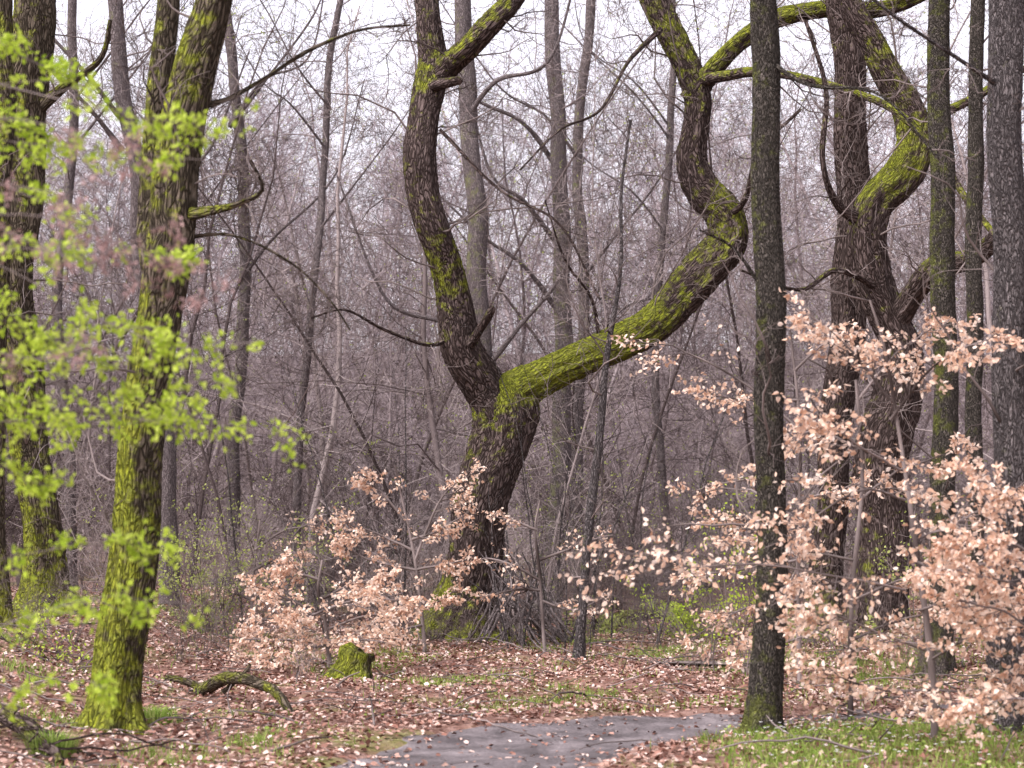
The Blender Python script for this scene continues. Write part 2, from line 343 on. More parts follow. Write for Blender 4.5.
t1=hero(g,[(880,600,52,D,.4),(882,520,50,D,.3),(880,450,52,D,.25),(895,390,46,D,.25),(903,350,36,D,.3),(888,312,36,D,.3),(872,278,38,D,.3),(864,240,38,D,.3),(875,205,36,D,.6),(902,178,36,D,.75),(914,150,34,D,.75),(908,112,31,D,.6),(890,78,28,D,.6),(872,40,26,D,.5),(850,5,24,D,.3),(835,-50,18,D,.3),(850,-120,11,D,.3)],54,.035,.055,base=True,ridge=.02)
t2=hero(g,[(823,640,36,D+1,.6),(828,560,32,D+1,.4),(833,470,32,D+1,.3),(842,380,33,D+1,.2),(848,290,33,D+1,.2),(852,200,34,D+1,.2),(850,110,32,D+1,.25),(846,40,28,D+1,.25),(838,-30,24,D+1,.3),(830,-130,14,D+1,.3)],40,.04,.05,base=True,ridge=.02)
t3=hero(g,[(893,325,24,D,.2),(915,290,22,D-.3,.3),(940,268,24,D-.6,.5),(975,258,20,D-1,.4),(1010,225,18,D-1.4,.3),(1060,170,14,D-2,.3)],20,.05,.06)
t4=hero(g,[(868,225,18,D,.2),(838,205,8,D-.3,.3),(822,160,6,D-.6,.3),(826,90,5,D-.6,.3),(805,20,4,D-.6,.3)],12,.06,.06)
t5=hero(g,[(912,160,16,D,.6),(935,120,12,D,.6),(980,95,9,D,.5),(1040,60,6,D,.4)],12,.06,.06)
t6=hero(g,[(895,300,9,D,.2),(840,270,6,D-.5,.3),(800,290,4,D-1,.3),(740,270,2.5,D-1.4,.3)],8,.06,.06)
ok2=g.build('oak_tree',M_oak)
g=Geo(); twigset(g,[t1,t2],16,7,5,L1=(.15,.35),maxr=.016); twigset(g,[t3,t4,t5,t6],9,6,4,L1=(.25,.6),maxr=.014); g.build('twigs',M_near,ok2)
def simpletree(name,ctrl,mat,tw=(10,5,3),sides=24,L1=(.12,.3),lump=.03,extra=(),ridge=.012,tm=None):
    g=Geo(); a=hero(g,ctrl,sides,.045,lump,base=True,ridge=ridge)
    ex=[hero(g,e,14,.06,.05) for e in extra]
    o=g.build(name,mat)
    if tw:
        g=Geo(); twigset(g,[a],*tw,L1=L1,t0=.25,maxr=.014)
        if ex: twigset(g,ex,7,5,4,L1=(.25,.6),t0=.1,maxr=.012)
        g.build('twigs',tm or M_near,o)
    return o
simpletree('hornbeam_tree',[(764,728,34,15.5,.75),(768,690,33,15.5,.5),(769,640,31,15.5,.35),(771,520,30,15.5,.35),(770,400,30,15.5,.3),(768,250,30,15.5,.4),(766,120,29,15.5,.35),(763,0,27,15.5,.3),(760,-150,22,15.5,.3)],M_slim,(9,4,3),36,extra=[[(768,60,5,15.5,.3),(810,85,4,15.2,.3),(880,95,3,15,.3),(940,160,2,14.8,.2)],[(769,300,4,15.5,.3),(735,250,3,15.4,.3),(700,230,2,15.2,.2)]])
simpletree('hornbeam_tree',[(1006,735,40,15.2,.5),(1010,600,36,15.2,.3),(1012,450,35,15.2,.2),(1010,300,34,15.2,.15),(1006,150,34,15.2,.2),(1004,0,34,15.2,.2),(1002,-150,28,15.2,.2)],M_pale,(9,5,3),36,extra=[[(1005,90,6,15.2,.3),(960,60,4,14.9,.3),(900,20,3.5,14.6,.3),(850,-20,3,14.5,.3)]])
simpletree('hornbeam_tree',[(936,690,30,20,.55),(942,560,25,20,.4),(945,430,25,20,.5),(944,300,25,20,.5),(941,150,24,20,.45),(939,20,22,20,.4),(936,-130,16,20,.3)],M_slim,(9,5,3))
simpletree('hornbeam_tree',[(972,680,18,23,.4),(975,500,16,23,.3),(974,300,16,23,.3),(976,100,15,23,.3),(978,-100,12,23,.3)],M_slim,(8,5,3))
simpletree('oak_tree',[(113,735,50,15,.85),(118,690,46,15,.8),(126,610,46,15,.72),(134,520,46,15,.66),(142,440,46,15,.62),(153,350,46,15,.5),(165,265,46,15,.38),(176,190,46,15,.42),(186,120,42,15,.5),(197,60,39,15,.5),(212,0,36,15,.45),(225,-60,30,15,.4),(235,-150,22,15,.4)],M_left,(9,5,3),56,L1=(.12,.26),lump=.04,ridge=.018,
  extra=[[(160,300,26,15.1,.3),(150,230,24,15.3,.3),(152,150,23,15.5,.4),(160,80,24,15.6,.4),(168,20,24,15.7,.4),(172,-60,20,15.8,.4)],
         [(178,215,18,15,.5),(205,212,11,14.8,.6),(235,205,6,14.6,.4),(262,190,4,14.5,.3),(250,160,3,14.4,.3)],
         [(192,110,8,15,.3),(230,98,5,15.2,.3),(270,75,4,15.4,.3),(310,50,4,15.6,.3),(360,30,3,15.8,.3),(410,25,2.5,16,.2)],
         [(170,240,5,15,.3),(230,235,3,15,.3),(290,262,2.4,15,.3),(330,300,2,15,.2),(350,330,2,15,.2)]])
simpletree('oak_tree',[(48,620,58,24,.8),(46,580,42,24,.7),(40,520,38,24,.6),(31,450,38,24,.5),(22,370,40,24,.45),(17,290,41,24,.4),(20,200,42,24,.35),(26,110,44,24,.4),(30,40,42,24,.4),(36,-30,36,24,.4),(40,-130,26,24,.4)],M_left,(11,6,4),40,lump=.05,ridge=.018,
  extra=[[(28,120,16,24,.5),(60,90,10,23.8,.4),(100,60,6,23.6,.4),(110,20,4,23.4,.4)],[(25,180,14,24,.4),(-10,150,12,24,.4),(-60,90,9,24,.3)]])
simpletree('oak_tree',[(0,640,24,22,.8),(-6,500,22,22,.5),(-4,350,20,22,.5),(2,200,20,22,.5),(5,50,18,22,.5),(8,-100,12,22,.4)],M_left,(8,5,3))
def bgt(pts,w,d,moss=.25):
    c=[(px+rng.normal()*3.5,py,w*(1-.0004*(640-py)),d+rng.normal()*.15,moss+rng.uniform(-.1,.15)) for px,py in pts]
    k1=rng.uniform(40,330,3); ex=[]
    for y0 in k1:
        x0=np.interp(y0,[p[1] for p in pts[::-1]],[p[0] for p in pts[::-1]]); s=rng.choice([-1,1])
        ex.append([(x0,y0+60,w*.3,d,.2),(x0+s*35,y0+15,w*.2,d-.4,.2),(x0+s*rng.uniform(70,100),y0-rng.uniform(10,60),w*.14,d-.6,.2),(x0+s*rng.uniform(90,160),y0-rng.uniform(80,160),w*.08,d-.6,.2)])
    simpletree('beech_tree',c,M_hazed,(17,8,4),14,L1=(.12,.34),lump=.035,ridge=0,extra=ex,tm=M_hazedtwig)
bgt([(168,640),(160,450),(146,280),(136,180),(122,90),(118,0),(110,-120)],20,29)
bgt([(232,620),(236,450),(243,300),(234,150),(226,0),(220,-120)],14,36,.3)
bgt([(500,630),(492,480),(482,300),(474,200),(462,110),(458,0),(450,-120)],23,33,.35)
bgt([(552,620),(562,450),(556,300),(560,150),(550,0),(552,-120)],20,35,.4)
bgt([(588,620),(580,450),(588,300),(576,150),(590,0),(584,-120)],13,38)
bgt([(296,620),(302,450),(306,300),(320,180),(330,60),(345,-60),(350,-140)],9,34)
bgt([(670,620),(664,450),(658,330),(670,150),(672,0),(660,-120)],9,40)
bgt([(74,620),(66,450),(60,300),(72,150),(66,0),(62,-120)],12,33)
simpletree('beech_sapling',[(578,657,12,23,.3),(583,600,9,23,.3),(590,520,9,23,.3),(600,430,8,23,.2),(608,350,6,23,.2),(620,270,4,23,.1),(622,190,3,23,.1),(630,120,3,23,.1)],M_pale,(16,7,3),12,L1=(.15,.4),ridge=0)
# ---------------------------------------------------------------- background forest (merged meshes)
def bgtree(H,r0,n1,n2,n3,low=.06,lean=.1,rm=1.,s3=2,L1=(.12,.38),wig=.22,trop=.07,ang=(35,75)):
    K=14; p=np.zeros((1,K,3)); d=np.array([rng.normal()*lean,rng.normal()*lean,1.])
    for k in range(1,K):
        d=d+np.array([rng.normal()*.09,rng.normal()*.09,0]); p[0,k]=p[0,k-1]+d/np.linalg.norm(d)*H/(K-1)
    p[0,0,2]=-.5
    R=(r0*np.linspace(1,.15,K))[None]
    g=Geo(); g.tubes(p,R,7)
    B,Rb=grow(p,R,n1,L=L1,K=7,trop=trop,wig=wig,t0=low,rr=.3,ang=ang,rmin=.007*rm); g.tubes(B,Rb,3)
    C,Rc=grow(B,Rb,n2,L=(.25,.65),K=5,trop=.04,wig=.24,rr=.5,rmin=.006*rm); g.tubes(C,Rc,s3)
    if n3:
        Dd,Rd=grow(C,Rc,n3,L=(.3,.6),K=4,trop=.03,wig=.22,rr=.6,rmin=.0055*rm); g.tubes(Dd,Rd,2)
        return g,Dd
    return g,C
def bgshrub(H):
    n=7; K=8; p=np.zeros((n,K,3)); a=rng.uniform(0,6.28,n)
    d=np.stack([np.cos(a)*.35,np.sin(a)*.35,np.ones(n)],-1); p[:,0,2]=-.3
    for k in range(1,K):
        d=nrm(d+rng.normal(size=(n,3))*.12); p[:,k]=p[:,k-1]+d*H/(K-1)*rng.uniform(.6,1.1,(n,1))
    R=np.linspace(1,.2,K)[None]*rng.uniform(.008,.018,(n,1))
    g=Geo(); g.tubes(p,R,4)
    B,Rb=grow(p,R,13,L=(.25,.6),K=6,trop=.02,wig=.24,t0=.1,rr=.5,ang=(30,80),rmin=.005); g.tubes(B,Rb,3)
    C,Rc=grow(B,Rb,9,L=(.3,.65),K=4,trop=.02,wig=.22,rr=.6,rmin=.0042); g.tubes(C,Rc,2)
    return g,C
forest=bpy.data.objects.new('background_forest',None); bpy.context.scene.collection.objects.link(forest)
def leafy(D3,frac,size):
    e=D3[:,-1]; k=rng.random(len(e))<frac; e=e[k]; d=nrm(D3[k,-1]-D3[k,-2])
    e=np.repeat(e,2,0)+rng.normal(size=(2*len(e),3))*.02; d=np.repeat(d,2,0)+rng.normal(size=(len(e),3))*.8
    return leaves(e,d,rng.uniform(.6,1.2,len(e))*size)
trees=[];far=[];shr=[];gnarl=[]
for i in range(8):
    g_,D3=bgtree(rng.uniform(12,17),rng.uniform(.025,.07),42,8,4); trees.append((g_.arr(),leafy(D3,.25,.05)))
for i in range(6):
    g_,D3=bgtree(rng.uniform(8,13),rng.uniform(.05,.09),28,11,5,low=.12,L1=(.3,.75),wig=.4,trop=.0,ang=(45,95),lean=.18); gnarl.append((g_.arr(),leafy(D3,.15,.045)))
for i in range(8):
    g_,D3=bgtree(rng.uniform(12,19),rng.uniform(.04,.10),46,13,0,rm=1.8); far.append((g_.arr(),leafy(D3,.4,.09)))
for i in range(6):
    g_,D3=bgshrub(rng.uniform(3,6)); shr.append((g_.arr(),leafy(D3,.25,.04)))
def xf(V,x,d,s,e): 
    Rm=np.array(e.to_matrix()); return (V*s)@Rm.T+np.array([x,d,H1(x,d)-.1])
band={'close_trees':[],'middle_trees':[],'far_trees':[]}; lv=[]
def place(lib,n,d0,d1,sc,leafp):
    for i in range(n):
        d=math.sqrt(rng.uniform(d0*d0,d1*d1)); x=(-.33+.66*((i*.6180339+.13)%1))*d
        (V,Fq),(LV,LF,LR)=lib[rng.integers(len(lib))]; s=rng.uniform(*sc); e=Euler((rng.normal()*.07,rng.normal()*.07,rng.uniform(0,6.28)))
        b='close_trees' if d<41 else ('middle_trees' if d<72 else 'far_trees')
        band[b].append((xf(V,x,d,s,e),Fq,np.full(len(V),rng.random())))
        if rng.random()<leafp: lv.append((xf(LV,x,d,s,e),LF,LR))
def merge(name,lst,mat):
    o=0;Vs=[];Fs=[];Rs=[]
    for V,Fq,R in lst: Vs.append(V);Fs.append(Fq+o);Rs.append(R);o+=len(V)
    mk(name,np.vstack(Vs),np.vstack(Fs),mat,{'rnd':np.concatenate(Rs)},forest,smooth=False,val=False)
place(trees,36,30,48,(.6,1.0),.2)
place(gnarl,24,31,50,(.7,1.0),.2)
place(trees,72,48,80,(.8,1.1),.2)
place(gnarl,26,50,75,(.9,1.2),.2)
place(far,130,75,130,(.8,1.15),.15)
place(far,80,125,172,(.8,1.2),.05)
place(shr,62,29,42,(.5,1.1),.2)
place(shr,95,42,90,(.8,1.5),.2)
merge('close_trees',band['close_trees'],M_f1); merge('middle_trees',band['middle_trees'],M_f2haze); merge('far_trees',band['far_trees'],M_f3haze)
merge('spring_leaves',lv,M_greenfar)
for px,d,s in [(180,21,.3),(205,22,.3),(230,23,.38),(260,25,.4),(345,26,.4),(395,26.5,.32),(415,29,.45),(435,26,.25),(510,25.8,.24),(545,26,.28),(590,26,.3),(610,28.5,.35),(635,26,.28),(655,25,.3),(720,27,.4),(560,30,.45),(30,20,.3),(75,20.5,.28),(845,21,.35),(930,18,.25),(700,22,.25),(455,25.2,.16),(300,20,.18)]:
    x=(px-512)/F*d; (V,Fq),_=shr[rng.integers(6)]
    o=mk('bare_bush',V*s,Fq,M_near,smooth=False); o.location=(x,d,H1(x,d)); o.rotation_euler=(0,0,rng.uniform(0,6.28))
# thin bare saplings standing behind and beside the oak
g=Geo(); n=34; K=9; p=np.zeros((n,K,3)); yy=rng.uniform(24.5,30,n); xx=(rng.choice([rng.uniform(500,680),rng.uniform(330,450),560,640,400,530],n)+rng.normal(size=n)*28-512)/F*yy
p[:,0]=np.stack([xx,yy,Hh(xx,yy)-.05],-1); dr=nrm(np.stack([rng.normal(size=n)*.14,rng.normal(size=n)*.1,np.ones(n)],-1)); Hs=rng.uniform(1.2,4.2,n)
for k in range(1,K): dr=nrm(dr+rng.normal(size=(n,3))*.07); p[:,k]=p[:,k-1]+dr*(Hs/(K-1))[:,None]
R=np.linspace(1,.25,K)[None]*rng.uniform(.008,.02,(n,1)); g.tubes(p,R,6)
B,Rb=grow(p,R,7,L=(.15,.4),K=6,wig=.15,rr=.5,rmin=.003,t0=.25); g.tubes(B,Rb,3); C,Rc=grow(B,Rb,4,L=(.3,.5),K=4,rr=.6,rmin=.0025); g.tubes(C,Rc,3)
g.build('bare_saplings',M_pale)
# ---------------------------------------------------------------- leafy sprays / saplings
def sapling(name,stem,lines,lmat,lsize,nleaf,c=(9,4),L1=(.3,.6),flat=.7,barkm=None,droop=0.,twigL=(.3,.7),jit=.03,lr=3,clump=1):
    g=Geo()
    allp=[]
    if stem: a=hero(g,stem,12,.06,.03,base=True)
    for l in lines:
        dd=np.array([P(*q) for q in l]); C=cr(dd,5); C=C+rng.normal(size=C.shape)*.012*np.linspace(0,1,len(C))[:,None]
        R=np.linspace(lr,1.0,len(C))*l[0][2]/F*.5
        A,Ra=resamp(C,R,12); g.tubes(A,Ra,6,.1); allp.append((A,Ra))
    A=np.concatenate([p[0] for p in allp]); Ra=np.concatenate([p[1] for p in allp])
    B,Rb=grow(A,Ra,c[0],L=L1,K=6,trop=-droop,wig=.14,t0=.15,rr=.6,flat=flat,rmin=.0025); g.tubes(B,Rb,4,.1)
    C,Rc=grow(B,Rb,c[1],L=twigL,K=5,trop=-droop,wig=.15,t0=.2,rr=.6,flat=flat,rmin=.0018); g.tubes(C,Rc,3,.0)
    o=g.build(name,barkm or M_near)
    def sample(Q,m):
        n=len(Q); idx=np.repeat(np.arange(n),m); t=rng.uniform(.25,1,len(idx))*(Q.shape[1]-1); i=np.minimum(t.astype(int),Q.shape[1]-2); f=(t-i)[:,None]
        return Q[idx,i]*(1-f)+Q[idx,i+1]*f, nrm(Q[idx,i+1]-Q[idx,i])
    p1,d1=sample(C,nleaf); p2,d2=sample(B,nleaf+1)
    p=np.vstack([p1,p2]); d=np.vstack([d1,d2])
    if clump>1: p=np.repeat(p,clump,0); d=np.repeat(d,clump,0)
    d=d*.6+rng.normal(size=d.shape)*.55+np.array([0,0,-.35]); p=p+rng.normal(size=p.shape)*jit*.3
    V,Fq,rn=leaves(p,d,rng.uniform(.65,1.15,len(p))*lsize); mk('leaves',V,Fq,lmat,{'rnd':rn},parent=o,smooth=False)
    return o
d=14.5
sapling('beech_sapling',[(935,745,8,d,.2),(930,650,7,d,.2),(915,540,5,d,.2),(900,440,4,d,.2),(885,350,3,d,.2),(870,300,2,d,.2)],
 [[(905,590,d),(850,578,d-.3),(770,566,d-.5),(690,566,d-.8),(650,568,d-1)],[(925,650,d),(860,625,d-.3),(800,600,d-.6)],[(930,660,d),(990,625,d-.4),(1040,590,d-.6)],
  [(915,540,d),(960,520,d+.3),(1030,480,d+.5)],[(905,500,d),(860,490,d-.4),(800,530,d-.6),(790,560,d-.6)],[(932,690,d),(980,690,d-.3),(1030,670,d-.5)],[(930,690,d),(880,690,d-.5),(830,670,d-.7)],
  [(890,400,d),(850,350,d),(800,310,d)],[(890,420,d),(940,360,d-.2),(1000,335,d-.3)],[(910,560,d),(950,570,d-.8),(1010,560,d-1)],[(900,470,d),(850,440,d-.4),(810,400,d-.6)],[(920,610,d),(970,600,d-.6),(1030,640,d-.8)]],
 M_beech,.05,4,c=(15,6))
d=16.5
sapling('beech_sapling',[(850,712,6,d,.2),(852,600,5,d,.2),(862,480,4,d,.2),(856,380,3,d,.2)],
 [[(853,560,d),(800,550,d),(730,540,d)],[(860,500,d),(900,470,d),(960,450,d)],[(852,620,d),(790,640,d),(740,655,d)],[(852,640,d),(900,620,d),(960,610,d)],[(860,450,d),(810,430,d),(760,470,d)],[(858,400,d),(900,350,d),(950,320,d)],[(853,600,d),(900,580,d),(950,560,d)],[(852,580,d),(800,590,d),(760,610,d)]],
 M_beech,.05,4,c=(13,5))
d=13.2
sapling('beech_sapling',[(1050,800,10,d,.2),(1045,650,8,d,.2),(1040,520,6,d,.2),(1035,420,4,d,.2)],
 [[(1045,640,d),(1000,610,d),(940,600,d)],[(1042,560,d),(1000,540,d),(950,550,d)],[(1046,700,d),(1000,700,d),(950,720,d)],[(1040,500,d),(1000,490,d),(960,470,d)],[(1044,600,d),(1000,580,d),(930,570,d)]],M_beech,.048,4,c=(14,6))
d=20
sapling('beech_sapling',[(800,690,6,d,.2),(798,560,4,d,.2),(800,430,3,d,.2),(790,330,2,d,.2)],
 [[(800,430,d),(740,380,d),(680,350,d),(640,340,d)],[(798,480,d),(740,480,d),(690,490,d)],[(800,400,d),(750,400,d),(690,390,d)],[(795,370,d),(830,340,d),(870,330,d)],[(798,600,d),(740,610,d),(690,640,d)],[(798,560,d),(740,570,d),(680,580,d)],[(798,500,d),(840,490,d),(870,480,d)],[(798,620,d),(840,630,d),(870,650,d)],[(798,540,d),(750,520,d),(700,520,d)]],M_beech,.054,3,c=(11,5))
d=22
sapling('beech_sapling',[(330,665,5,d,.2),(325,620,4,d,.2),(318,590,3,d,.2),(322,560,2,d,.2)],
 [[(325,620,d),(290,600,d),(250,585,d)],[(325,630,d),(370,615,d),(410,610,d)],[(320,600,d),(350,585,d),(390,575,d)],[(325,640,d),(280,640,d),(240,640,d)],[(320,580,d),(290,570,d),(270,560,d)],[(325,640,d),(350,640,d-.5),(385,640,d-1)],[(325,610,d),(300,620,d-.6),(265,625,d-1)],[(326,645,d),(300,650,d-.8),(270,660,d-1.3)],[(325,610,d),(355,600,d-.6),(400,595,d-1)]],M_beech,.052,5,c=(14,6))
d=24.5
sapling('beech_sapling',[(425,640,4,d,.2),(415,560,3,d,.2),(400,490,2,d,.2),(395,465,2,d,.2)],
 [[(415,560,d),(440,500,d),(470,470,d)],[(415,570,d),(370,560,d),(340,545,d)],[(405,520,d),(380,490,d),(365,475,d)],[(420,600,d),(390,600,d),(350,590,d)],[(410,540,d),(440,530,d),(470,510,d)],[(418,610,d),(440,600,d),(460,590,d)],[(422,625,d),(400,630,d-.3),(370,635,d-.6)],[(412,550,d),(380,535,d),(340,520,d)],[(414,570,d),(440,565,d),(470,560,d)]],M_beech,.053,4,c=(14,5))
sapling('beech_sapling',[(545,640,4,d,.2),(540,580,3,d,.2),(535,530,2,d,.2),(540,500,2,d,.2)],
 [[(540,580,d),(500,560,d),(470,560,d)],[(540,560,d),(580,545,d),(610,535,d)],[(537,530,d),(510,520,d),(490,515,d)],[(540,600,d),(570,610,d),(600,600,d)],[(540,590,d),(510,590,d),(480,600,d)]],M_beech,.053,2,c=(11,3))
d=26
sapling('beech_sapling',[(250,640,4,d,.2),(252,600,3,d,.2),(255,560,2,d,.2),(260,520,2,d,.2)],
 [[(252,600,d),(225,590,d),(200,590,d)],[(254,570,d),(285,555,d),(310,550,d)],[(252,620,d),(280,620,d),(310,630,d)],[(255,550,d),(285,530,d),(320,525,d)]],M_beech,.053,3,c=(11,4))
d=8.3
sapling('maple_sapling',[(-190,930,16,d,.3),(-185,700,14,d,.3),(-180,450,12,d,.3),(-175,200,10,d,.3),(-170,0,8,d,.3),(-165,-150,5,d,.3)],
 [[(-175,40,d),(-60,70,d),(60,100,d-.2),(150,118,d-.3),(255,135,d-.4)],[(-178,210,d),(-60,240,d),(40,285,d),(120,330,d-.2),(180,350,d-.3),(260,345,d-.4)],
  [(-180,330,d),(-60,350,d),(60,385,d+.2),(150,400,d+.3),(230,425,d+.3),(295,438,d+.3)],[(-178,130,d),(-60,160,d),(50,205,d),(140,255,d),(195,262,d)],
  [(-180,420,d),(-60,450,d),(10,470,d),(70,490,d)],[(-182,560,d),(-60,570,d),(60,548,d),(165,540,d)],[(-183,620,d),(-60,640,d),(90,598,d),(205,605,d)],[(-184,680,d),(-60,700,d),(60,680,d),(110,690,d)],
  [(-178,270,d),(-40,300,d-.5),(60,350,d-.6),(150,375,d-.6),(235,385,d-.6)],[(-178,90,d),(-60,110,d+.4),(20,125,d+.5),(80,150,d+.5)],[(-181,480,d),(-60,380,d+.4),(0,370,d+.4),(60,340,d+.4)],
  [(-178,230,d),(-60,300,d+.6),(60,320,d+.7),(150,330,d+.7)],[(-180,300,d),(-60,400,d+.3),(80,430,d+.4),(200,410,d+.5)],[(-175,20,d),(-60,20,d+.3),(30,60,d+.3),(80,80,d+.3)],[(-179,180,d),(-60,210,d-.3),(30,240,d-.3),(90,260,d-.3)],
  [(-178,110,d),(-60,130,d+.2),(80,150,d+.2),(200,160,d+.2)],[(-180,370,d),(-60,390,d-.2),(60,410,d-.2),(170,420,d-.1)]],
 M_green,.032,1,c=(25,1),L1=(.05,.16),flat=.3,droop=.04,twigL=(.3,.6),jit=.07,lr=1.6,clump=5)
d=7.2
sapling('cherry_sapling',[(-260,1000,16,d,.3),(-250,700,12,d,.3),(-245,400,10,d,.3),(-240,100,8,d,.3),(-235,-100,6,d,.3)],
 [[(-245,200,d),(-80,180,d),(40,190,d),(130,230,d),(200,300,d)],[(-243,300,d),(-60,260,d),(60,250,d),(150,290,d)],[(-245,340,d),(-60,340,d),(60,360,d),(130,300,d)],[(-243,160,d),(-60,120,d),(60,130,d),(160,190,d)],[(-243,240,d),(-60,220,d),(60,220,d),(170,260,d)]],
 M_bud,.017,5,c=(12,6),L1=(.08,.22),flat=.3,twigL=(.3,.6),jit=.03,lr=1.3)
def gshrub(px,py,d,w,h,n,size,mat=M_greenfar,nm='green_bush'):
    b=P(px,py,d); z0=H1(b[0],b[1]); g=Geo()
    K=7; p=np.zeros((n,K,3)); p[:,0]=(b[0],b[1],z0-.05); p[:,0,:2]+=rng.normal(size=(n,2))*.15
    a=rng.uniform(0,6.28,n); dr=np.stack([np.cos(a)*w,np.sin(a)*w,np.full(n,h)],-1)*rng.uniform(.4,1.1,(n,1))
    for k in range(1,K): p[:,k]=p[:,k-1]+(dr+rng.normal(size=(n,3))*.15*h)/(K-1)
    R=np.linspace(.008,.003,K)[None]*np.ones((n,1)); g.tubes(p,R,5)
    B,Rb=grow(p,R,6,L=(.2,.5),K=4,rr=.6,rmin=.002); g.tubes(B,Rb,3)
    C,Rc=grow(B,Rb,4,L=(.2,.5),K=3,rr=.6,rmin=.002); g.tubes(C,Rc,3)
    o=g.build(nm,M_near)
    e=np.vstack([B[:,-1],C[:,-1],C[:,-2]]); e=e+rng.normal(size=e.shape)*.025
    V,Fq,rn=leaves(e,rng.normal(size=e.shape),rng.uniform(.6,1.2,len(e))*size); mk('leaves',V,Fq,mat,{'rnd':rn},parent=o,smooth=False)
gshrub(215,620,26,.9,1.4,24,.045)
gshrub(180,600,28,.9,1.8,14,.045)
gshrub(690,630,27,.7,.7,22,.05,M_green)
gshrub(745,620,21,.3,2.2,10,.04,M_green)
gshrub(600,640,28,.7,.35,16,.045)
gshrub(820,640,24,.5,.7,9,.045)
gshrub(70,660,19,.6,.6,8,.035,M_green)
gshrub(285,640,30,1.0,2.2,18,.045)
gshrub(930,640,24,.8,1.6,10,.045)
gshrub(395,655,24,.3,.15,8,.035)
# ---------------------------------------------------------------- dead wood
def stick(geo,a,b,r,sd=8,moss=.3,bend=.05):
    a=np.array(a,float);b=np.array(b,float); u=np.linspace(0,1,9)[:,None]
    L=np.linalg.norm(b-a); p=a+(b-a)*u+np.sin(u*math.pi)*rng.normal(size=3)*bend*L+rng.normal(size=(9,3))*.008*L
    R=(r*np.linspace(1,.55,9)); V,Fq,B=tubes(p[None],R[None],sd); geo.add(V,Fq,B,np.full(len(V),moss))
g=Geo(); c=P(530,640,26.3); cz=H1(c[0],c[1])
for i in range(50):
    a=rng.uniform(0,6.28); rr_=rng.uniform(.35,.9); x=c[0]+math.cos(a)*rr_; y=c[1]+math.sin(a)*rr_*.8
    top=(c[0]-.25+rng.normal()*.22,c[1]+.1+rng.normal()*.15,cz+rng.uniform(.5,1.25))
    stick(g,(x,y,cz-.03),top,rng.uniform(.008,.024),7,.15)
g.build('stick_shelter',M_hazed)
g=Geo(); a=P(600,628,29); b=P(668,618,30); a[2]=H1(a[0],a[1])+.1; b[2]=H1(b[0],b[1])+.25; stick(g,a,b,.12,14,.6); g.build('fallen_log',M_oak)
g=Geo(); a=P(200,688,18.2); b=P(295,712,16.6); a[2]=H1(a[0],a[1])+.06; b[2]=H1(b[0],b[1])+.0; stick(g,a,b,.065,16,.35,.04)
stick(g,a+np.array([.25,-.3,0]),a+np.array([.5,-.35,.25]),.025,10,.3); stick(g,a+np.array([.1,.0,-.02]),a+np.array([-.35,.2,.1]),.045,12,.4)
g.build('fallen_log',M_left)
g=Geo(); a=P(-10,690,14.5); b=P(60,752,13.4); a[2]=H1(a[0],a[1])+.22; b[2]=H1(b[0],b[1])+.04; stick(g,a,b,.06,12,.3)
stick(g,a+np.array([.1,.2,-.1]),b+np.array([.3,.3,-.05]),.035,10,.2)
for i in range(8):
    q=a+(b-a)*rng.random(); stick(g,q,q+rng.normal(size=3)*np.array([.35,.3,.04])+np.array([.1,0,.05]),.01,6,.1)
g.build('fallen_branch',M_oak)
def stump(px,py,d,r,h,nm='mossy_stump'):
    b=P(px,py,d); z=H1(b[0],b[1]); g=Geo(); K=12; u=np.linspace(0,1,K); s=26
    th=np.linspace(0,6.283,s,endpoint=False)[None,:]
    pts=np.stack([b[0]+.1*u,b[1]+0*u,z-.08+h*np.minimum(u*1.15,1)*1.],-1)
    R=r*(1.5-.55*ss(0,.6,u)); R=np.where(u>.85,R*(1-(u-.85)/.15*.97),R)
    R2=R[:,None]*(1+.18*np.cos(5*th+1)*(1-u[:,None])+.1*np.sin(3*th+u[:,None]*3)+.06*np.sin(7*th+u[:,None]*9))
    V,Fq,B=tubes(pts[None],R2[None],s,ref=(0,1,0)); V=V+rng.normal(size=V.shape)*.008; g.add(V,Fq,B,np.full(len(V),.7)); g.build(nm,M_left)
stump(350,655,20.5,.18,.40)
g=Geo()
for i in range(650):
    x=rng.uniform(-6,6); y=rng.uniform(13,30)
    if pathd([x],[y])[0]<.1: continue
    z=H1(x,y)+.02; a=rng.uniform(0,6.28); L=rng.uniform(.2,1.1); x2=x+math.cos(a)*L; y2=y+math.sin(a)*L
    stick(g,(x,y,z),(x2,y2,H1(x2,y2)+rng.uniform(.0,.2)),rng.uniform(.003,.011),4,.2)
g.build('fallen_twigs',M_near)
# ---------------------------------------------------------------- litter, grass, flowers
def gmask(x,y): 
    return .5+.25*np.sin(x*1.3+y*.7+1)+.2*np.sin(x*2.9-y*1.7)+.15*np.sin(x*5.3+y*4.1+2)
n=135000
y=np.sqrt(rng.uniform(11.5**2,34**2,n)); x=rng.uniform(-.33,.33,n)*y
pd=pathd(x,y); 
keep=np.where(pd>0,1.,np.where(pd>-.4,.6*np.exp(pd*6)+.08,.08)); keep=np.where((pd<0)&(x>1.7),.5+.5*ss(1.7,2.2,x),keep)
gr=(gmask(x,y)+.6*ss(1.0,1.8,x)*ss(17.5,15,y)>.85)
keep=np.where(gr&(pd>0.1),.55,keep)
k=rng.random(n)<keep; x=x[k];y=y[k];n=len(x); pd=pathd(x,y)
gz=np.where(pd<.06,np.maximum(Hh(x,y),Hraw(x,y)-.028),Hh(x,y))
